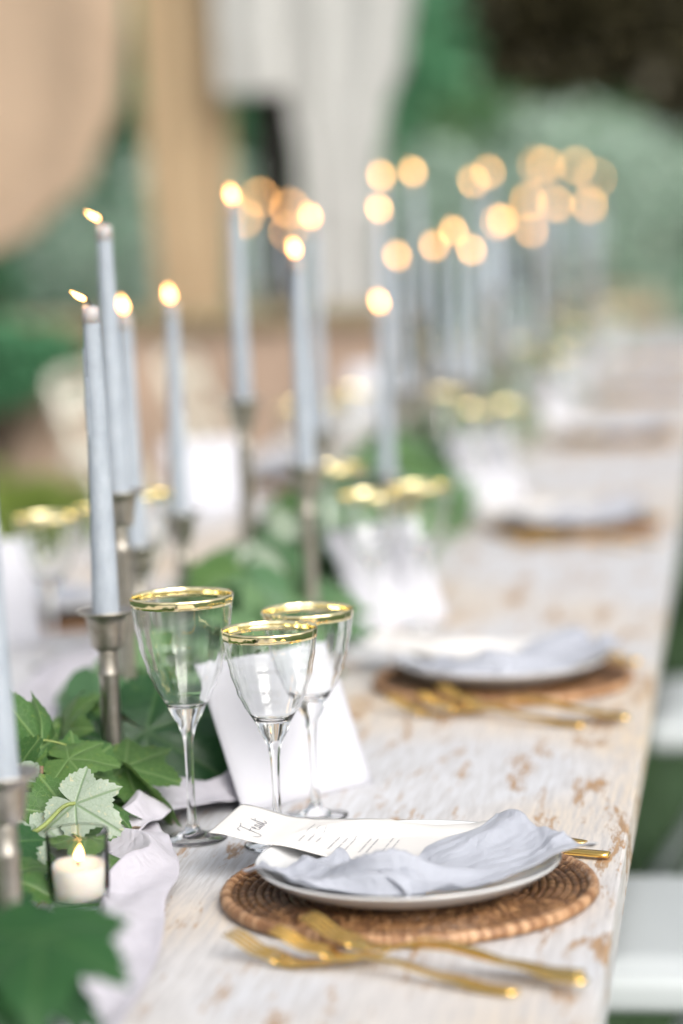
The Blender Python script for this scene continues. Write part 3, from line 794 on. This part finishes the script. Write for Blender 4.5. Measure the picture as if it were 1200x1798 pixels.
def variants(mname, n=6, **kw):
    out = []
    for k in range(n):
        me = leaf_mesh(k*3.7+len(mname), [.28, .6, .12, .95, 1.3, .45][k % 6], [.18, .34, .12, .28, .4, -.25][k % 6], **kw); me.materials.append(M[mname])
        me.polygons.foreach_set('use_smooth', [True]*len(me.polygons)); out.append(me)
    return out
LV = {k: variants(k) for k in ('leaf', 'leaf_dark', 'leaf_pale', 'leaf_red')}
gl = thing('leaf_garland', 'green grape vine leaf garland running down the middle of the table', 'garland', (0, 0, T))
def put_leaf(kind, x, y, z, size, tipdir, normal, k=None):
    n = Vector(normal).normalized(); t = Vector(tipdir); t = (t - n*t.dot(n)).normalized(); s = t.cross(n)
    o = bpy.data.objects.new('leaf', random.choice(LV[kind]) if k is None else LV[kind][k]); COL.objects.link(o); o.parent = gl
    m = Matrix(((s.x, t.x, n.x, x), (s.y, t.y, n.y, y), (s.z, t.z, n.z, z), (0, 0, 0, 1))) @ Matrix.Diagonal((size, size, size, 1))
    o.matrix_local = m; return o
C0 = Vector((0, 0, .585))
# leaves one can single out in the photograph
HERO = [
    ('leaf_pale', -.601, 2.125, .074, .052, (.85, -.10, -.50), (.05, -.85, .50), 2),      # pale underside
    ('leaf', -.648, 2.150, .055, .060, (-.55, -.5, -.35), (-.1, -.5, .85), 1),
    ('leaf_pale', -.640, 2.110, .050, .045, (.3, -.5, -.5), (.3, -.7, .6), 2),
    ('leaf_pale', -.668, 2.190, .085, .030, (.4, -.3, -.7), (.4, -.8, .3), 3),
    ('leaf', -.640, 2.250, .088, .050, (.8, .2, -.35), (.05, -.45, .9), 0),
    ('leaf', -.606, 2.330, .062, .060, (.75, .1, -.5), (.1, -.5, .85), 2),
    ('leaf_dark', -.610, 2.440, .075, .115, (.55, .15, -.5), (.25, -.75, .6), 0),
    ('leaf_dark', -.575, 2.520, .075, .10, (.7, .3, -.4), (.2, -.7, .7), 3),
    ('leaf', -.668, 2.250, .10, .065, (-.2, -.3, .75), (.9, -.4, .15), 1),
    ('leaf', -.700, 2.290, .09, .060, (.25, -.3, .8), (.6, -.75, .1), 3),
    ('leaf', -.690, 2.220, .075, .055, (.2, -.4, .6), (-.5, -.8, .2), 2),
    ('leaf_red', -.715, 2.330, .10, .045, (-.3, -.3, .2), (.2, -.7, .6), 1),
    ('leaf', -.632, 1.975, .045, .060, (.45, .5, .12), (.0, -.35, .93), 1),
    ('leaf', -.665, 1.985, .040, .070, (.8, .3, -.1), (.0, -.5, .85), 0),
    ('leaf_dark', -.615, 1.900, .030, .060, (.6, .1, .0), (.1, -.4, .9), 2),
    ('leaf_pale', -.635, 1.915, .045, .045, (.5, -.5, -.4), (.2, -.8, .5), 3),
    ('leaf_dark', -.470, 1.56, .120, .085, (.15, -.8, -.35), (.0, -.35, .95), 0),
    ('leaf_dark', -.535, 1.70, .075, .085, (-.1, -.9, -.25), (-.05, -.3, .95), 3),
    ('leaf_dark', -.500, 1.55, .105, .085, (.3, -.7, -.4), (.0, -.45, .9), 3),
    ('leaf_dark', -.620, 1.800, .05, .10, (.5, -.7, -.3), (.1, -.4, .9), 1),
]
for hro in HERO: put_leaf(*hro)
nleaf = len(HERO)
def garland_leaf(y, spread):
    x = -.672 + .012*sin(y*3) + random.gauss(0, spread)
    z = max(.012, (.085 + .075*sstep(2.75, 3.6, y))*math.exp(-((x+.672)/.11)**2)*random.uniform(.3, 1.05))
    out = 1 if x > -.672 else -1
    tip = (out*random.uniform(-.2, 1), random.uniform(-1, 1), random.uniform(-.55, .15))
    nrm = (out*random.uniform(-.1, .6)+random.uniform(-.3, .3), random.uniform(-.75, .35), random.uniform(.35, 1))
    q = random.random()
    kind = 'leaf' if q < .58 else ('leaf_dark' if q < .90 else ('leaf_pale' if q < .96 else 'leaf_red'))
    return kind, x, y, z, random.uniform(.042, .068), tip, nrm
while nleaf < 296:
    u = random.random()
    y = 1.80 + 3.2*u**1.15
    kd = garland_leaf(y, .072)
    if kd[1] > (-.58 if kd[2] < 2.75 else -.545): continue
    if abs(kd[1]+.563) < .075 and 1.86 < kd[2] < 2.09: continue
    put_leaf(*kd); nleaf += 1
# far leaves joined, too small and blurred to pick apart
def far_leaves():
    src = leaf_mesh(2, .4, .2, na=24, nr=2); sv = [q.co.copy() for q in src.vertices]; sf = [tuple(p.vertices) for p in src.polygons]; v, f = [], []
    for q_ in range(1150):
        y = random.uniform(4.6, 12.3) if q_ < 700 else random.uniform(2.55, 4.9); kd, x, y, z, s, tip, nrm = garland_leaf(y, .085 if q_ < 700 else .07)
        if x > -.545: continue
        n = Vector(nrm).normalized(); t = Vector(tip); t = (t-n*t.dot(n)).normalized(); b = t.cross(n); k = len(v)
        for q in sv: v.append(tuple(Vector((x, y, z)) + (b*q.x + t*q.y + n*q.z)*s*1.1))
        f += [tuple(a+k for a in p) for p in sf]
    o = mk('far_leaves', pyd('far_leaves', v, f), M['fol_mid'], gl, kind='stuff')
far_leaves()
def vine(pts, r, m='stem'):
    P = [Vector(p) for p in pts]; out = []
    for i in range(len(P)-1):
        p0 = P[max(i-1, 0)]; p1 = P[i]; p2 = P[i+1]; p3 = P[min(i+2, len(P)-1)]
        for q in range(5):
            u = q/5; out.append(.5*((2*p1) + (p2-p0)*u + (2*p0-5*p1+4*p2-p3)*u*u + (-p0+3*p1-3*p2+p3)*u**3))
    out.append(P[-1]); mk('stem', tube('stem', out, lambda t: r*(1-.35*t), 7), M[m], gl)
vine([(-.70, 2.02, .03), (-.665, 2.09, .045), (-.630, 2.10, .056), (-.612, 2.120, .072), (-.601, 2.126, .0745)], .0027)
vine([(-.70, 2.24, .06), (-.692, 2.25, .10), (-.668, 2.25, .107), (-.645, 2.26, .100)], .0014)
vine([(-.70, 2.20, .05), (-.690, 2.20, .085), (-.672, 2.20, .093), (-.660, 2.19, .07)], .0012)
vine([(-.655, 2.17, .0), (-.652, 2.18, .05), (-.650, 2.19, .095)], .0030, 'twig')
vine([(-.70, 1.6, .02), (-.66, 1.95, .03), (-.69, 2.4, .03), (-.66, 2.9, .03), (-.68, 3.6, .03), (-.66, 4.6, .03)], .0040, 'twig')
vine([(-.66, 1.6, .02), (-.70, 2.05, .03), (-.65, 2.5, .03), (-.69, 3.1, .03), (-.65, 4.0, .03)], .0035, 'twig')

# ------------------------------------------------------------------ chairs
def chair_proto(m, label):
    c = thing('garden_chair', label, 'chair', (0, 0, 0), 0, 'white garden chairs')
    # faces -x (towards the table from the right-hand side)
    def seat(u, v):
        x = lerp(-.215, .215, u); y = lerp(-.225, .225, v)
        rx = sstep(0, .12, u)*sstep(0, .12, 1-u); ry = sstep(0, .12, v)*sstep(0, .12, 1-v)
        return (x, y, .447 + .020*min(rx, ry)**.5 - .006*math.exp(-((x)**2+y*y)/.02))
    s = rbox('seat_pan', -.215, .215, -.228, .228, .405, .455, .016, 4); so = mk('seat', s, m, c)
    mk('seat_cushion', grid('seat_cushion', 24, 24, seat), m, so)
    for sy in (-1, 1):
        y = sy*.238
        mk('front_leg', tube('front_leg', [(-.26, y, -.005), (-.10, y, .25), (.10, y, .56), (.22, y, .80), (.245, y, .90)], .015, 10), m, c)
        mk('rear_leg', tube('rear_leg', [(.24, y*.9, -.005), (.10, y*.9, .22), (-.08, y*.9, .43)], .014, 10), m, c)
    mk('back_rail', tube('back_rail', [(.245, -.238, .895), (.262, -.20, .925), (.270, 0, .94), (.262, .20, .925), (.245, .238, .895)], .016, 10), m, c)
    for z, h in ((.80, .075), (.66, .05)):
        mk('back_slat', grid('back_slat', 2, 16, lambda u, v: (lerp(.215, .243, u)*(z/.8)**.35 + .02*(1-(2*v-1)**2), lerp(-.235, .235, v), z + h*u)), m, c)
    for o in c.children:
        if o.name.startswith('back_slat'): solidify(o, .014)
    mk('cross_bar', tube('cross_bar', [(.20, -.21, .055), (.20, .21, .055)], .010, 8), m, c)
    mk('cross_bar', tube('cross_bar', [(-.215, -.235, .075), (-.215, .235, .075)], .010, 8), m, c)
    return c
ch0 = chair_proto(M['resin'], 'white garden chair on the lawn at the second place from the votive')
ch0.location = (.02, 3.06, 0)
for x, y, lb in ((.05, 4.50, 'white garden chair on the lawn at the third place from the votive'), (.16, 6.45, 'white garden chair on the lawn at the fourth place from the votive'), (.14, 8.1, 'white garden chair on the lawn at the fifth place from the votive'), (.16, 9.9, 'white garden chair on the lawn at the last place of the chair side')):
    copy_tree(ch0, (x, y, 0), 0, lb)
cl0 = chair_proto(M['cream_resin'], 'cream garden chair facing the garland nearest the tied back tan drape')
cl0['group'] = 'cream chairs across the table'
cl0.location = (-1.72, 5.62, 0); cl0.rotation_euler = (0, 0, pi)
for x, y, lb in ((-1.75, 7.3, 'cream garden chair across the table, middle one of the row'), (-1.65, 8.3, 'cream garden chair across the table, last of the row by the wall')):
    copy_tree(cl0, (x, y, 0), pi, lb)
hc = chair_proto(M['tan_uph'], 'tan cane chair at the far head of the long table'); hc['group'] = 'head chair'
hc.location = (-.62, 13.1, 0); hc.rotation_euler = (0, 0, pi/2)

# ------------------------------------------------------------------ low terracotta wall with candles
wl = thing('garden_wall', 'low terracotta coloured garden wall behind the far end of the table', 'wall', (0, 0, 0))
mk('wall_body', rbox('wall_body', -8.5, -1.28, 9.35, 9.65, -.02, .98, .01), M['wall'], wl, smooth=False)
mk('coping', rbox('coping', -8.55, -1.24, 9.30, 9.70, .981, 1.04, .012), M['wall_cap'], wl)
for i, (x, y, zf) in enumerate(((-1.80, 9.45, .712), (-1.88, 9.50, .638), (-1.68, 9.42, .667), (-1.71, 9.55, .577))):
    zt = zf + T - 1.04 - .02
    candlestick(x, y, .09, zt-.09, f'pewter candlestick under the {RANK[(0, 2, 1, 3)[i]]} candle on the terracotta wall', f'{RANK[(0, 2, 1, 3)[i]]} lit taper candle standing on the terracotta wall', zbase=1.04, fl=4, s=i*3.3)

# ------------------------------------------------------------------ drapes
def drape(name, label, m, left, right, z0, z1, y, folds, amp, seed, nu=140, nv=60):
    """left / right: tables of x against z; cloth hangs in pleats between them"""
    def fn(u, v):
        z = lerp(z1, z0, v); a = interp(left, z); b = interp(right, z); x = lerp(a, b, u)
        s = u*folds*pi + .7*n3(u*4+seed, z*.6, 1)
        return (x, y + amp*sin(s) + .5*amp*n3(u*7+seed, z*1.1, 3), z)
    o = mk(name, grid(name, nu, nv, fn), m); solidify(o, .004); tag(o, label, 'drape'); return o
drape('tied_drape', 'tan linen drape pulled back to the side, by the cream chairs', M['tan_drape'],
      [(1.0, -3.75), (1.35, -3.75), (2.3, -3.9), (3.4, -3.9)], [(1.0, -3.45), (1.22, -3.22), (1.42, -2.85), (1.62, -2.63), (1.95, -2.50), (2.3, -2.46), (3.4, -2.43)], 0.02, 3.4, 10.1, 6, .016, 1.0)
drape('hanging_drape', 'straight sand coloured drape hanging between the green gap and the white drape', M['sand_drape'],
      [(.0, -2.42), (1.1, -2.40), (1.7, -2.43), (3.4, -2.46)], [(.0, -2.06), (1.1, -2.10), (1.7, -2.06), (2.3, -2.03), (3.4, -2.0)], 0.02, 3.4, 10.2, 4, .016, 4.0)
drape('valance_drape', 'short white valance drape hanging above the dark gap', M['white_drape'],
      [(1.85, -2.06), (3.4, -2.09)], [(1.85, -1.74), (3.4, -1.70)], 1.90, 3.4, 10.0, 3, .016, 6.0)
drape('white_drape', 'long white voile drape gathered narrow towards its foot beside the trees', M['white_drape'],
      [(.0, -1.72), (1.0, -1.74), (1.6, -1.75), (1.9, -1.78), (3.4, -1.85)], [(.0, -1.40), (1.1, -1.44), (1.55, -1.43), (1.8, -1.38), (2.05, -1.29), (2.3, -1.25), (3.4, -1.20)], 0.02, 3.4, 10.05, 5, .016, 9.0)
pg = thing('pergola', 'dark pergola frame from which the drapes hang', 'pergola', (0, 0, 0))
mk('beam', rbox('beam', -6, 3.2, 9.98, 10.14, 3.36, 3.52, .01), M['post'], pg, smooth=False)
for x in (-5.6, -1.90, 2.9): mk('post', rbox('post', x-.07, x+.07, 10.24, 10.38, -.02, 3.36, .008), M['post'], pg, smooth=False)

# ------------------------------------------------------------------ shrubs and trees
def foliage_mesh(cx, cy, cz, rx, ry, rz, n, size, seed, hollow=.35):
    rs = random.Random(seed); v, f = [], []
    cl = [(rs.uniform(-.75, .75), rs.uniform(-.75, .75), rs.uniform(-.75, .8), rs.uniform(.28, .5)) for _ in range(26)]
    k = 0
    while k < n:
        c = rs.choice(cl); d = Vector((rs.gauss(0, 1), rs.gauss(0, 1), rs.gauss(0, 1))).normalized()*c[3]*rs.uniform(hollow, 1)**.5
        p = Vector((c[0], c[1], c[2])) + d
        if p.length > 1.15: continue
        P = Vector((cx+p.x*rx, cy+p.y*ry, cz+p.z*rz))
        if P.z < .03: continue
        a = Vector((rs.gauss(0, 1), rs.gauss(0, 1), rs.gauss(0, .7))).normalized(); b = a.cross(Vector((rs.gauss(0, 1), rs.gauss(0, 1), rs.gauss(0, 1)))).normalized()
        s = size*rs.uniform(.6, 1.3); q = len(v)
        v += [tuple(P-a*s), tuple(P+b*s*.42), tuple(P+a*s), tuple(P-b*s*.42)]; f.append((q, q+1, q+2, q+3)); k += 1
    return pyd('crown', v, f)
def plant(name, cat, label, x, y, z, rx, ry, rz, n, size, m, group=None, trunk=.05):
    t = thing(name, label, cat, (x, y, 0), 0, group)
    mk('crown', foliage_mesh(0, 0, z, rx, ry, rz, n, size, int(abs(x*31+y*17)*10)), M[m], t, smooth=False)
    tr = tube('trunk', [(0, 0, -.02), (.03*rx, .02, z*.35), (-.03*rx, 0, z*.75), (0, 0, z+rz*.3)], lambda q: trunk*(1-.65*q), 9)
    mk('trunk', tr, M['bark'], t)
    for k in range(5):
        a = k*1.3; mk('limb', tube('limb', [(0, 0, z*.55), (rx*.3*cos(a), ry*.3*sin(a), z*.85), (rx*.62*cos(a), ry*.62*sin(a), z+rz*.25)], lambda q: trunk*.45*(1-.7*q), 6), M['bark'], t)
    return t
SG = 'silvery sage shrub'
plant('sage_shrub', 'shrub', 'broad silvery sage shrub behind the far head of the table', -.95, 14.6, 1.02, 1.0, .8, .92, 5200, .06, 'fol_sage', 'sage shrubs')
plant('sage_shrub', 'shrub', 'silvery sage shrub next to the long white drape', -1.75, 15.2, .95, .75, .7, .85, 4200, .06, 'fol_sage', 'sage shrubs')
plant('sage_shrub', 'shrub', 'silvery sage shrub on the chair side of the lawn', .75, 15.4, 1.05, 1.1, .9, .98, 5200, .06, 'fol_sage', 'sage shrubs')
plant('sage_shrub', 'shrub', 'silvery sage shrub in the gap between the tan drapes', -3.05, 13.2, .95, .85, .7, .85, 5000, .06, 'fol_sage', 'sage shrubs')
plant('laurel_shrub', 'shrub', 'dark green laurel bush near the last white chairs', .22, 12.9, .92, .42, .4, .5, 2200, .055, 'fol_green', 'green shrubs')
plant('laurel_shrub', 'shrub', 'mid green rounded bush behind the sage shrubs', -1.6, 17.6, 1.1, 1.5, 1.0, 1.1, 6500, .08, 'fol_mid', 'green shrubs')
plant('laurel_shrub', 'shrub', 'mid green bush at the back of the lawn on the chair side', 1.3, 18.2, 1.15, 1.7, 1.0, 1.15, 6500, .08, 'fol_mid', 'green shrubs')
plant('bright_tree', 'tree', 'fresh green leafy tree rising in the gap between the tan drapes', -4.2, 16.5, 2.6, 1.5, 1.2, 1.9, 8000, .09, 'fol_green', 'garden trees', .09)
plant('bright_tree', 'tree', 'fresh green leafy tree behind the long white drape', -2.6, 17.5, 1.9, .95, 1.0, 1.5, 6500, .09, 'fol_green', 'garden trees', .08)
plant('lime_shrub', 'shrub', 'bright lime green shrub beneath the cream chairs', -2.25, 7.7, .32, .30, .35, .33, 1500, .045, 'fol_lime', 'green shrubs', .02)
plant('laurel_shrub', 'shrub', 'dark green bush in front of the terracotta wall under the tied drape', -2.78, 9.0, .88, .36, .25, .17, 1500, .05, 'fol_green', 'green shrubs', .03)
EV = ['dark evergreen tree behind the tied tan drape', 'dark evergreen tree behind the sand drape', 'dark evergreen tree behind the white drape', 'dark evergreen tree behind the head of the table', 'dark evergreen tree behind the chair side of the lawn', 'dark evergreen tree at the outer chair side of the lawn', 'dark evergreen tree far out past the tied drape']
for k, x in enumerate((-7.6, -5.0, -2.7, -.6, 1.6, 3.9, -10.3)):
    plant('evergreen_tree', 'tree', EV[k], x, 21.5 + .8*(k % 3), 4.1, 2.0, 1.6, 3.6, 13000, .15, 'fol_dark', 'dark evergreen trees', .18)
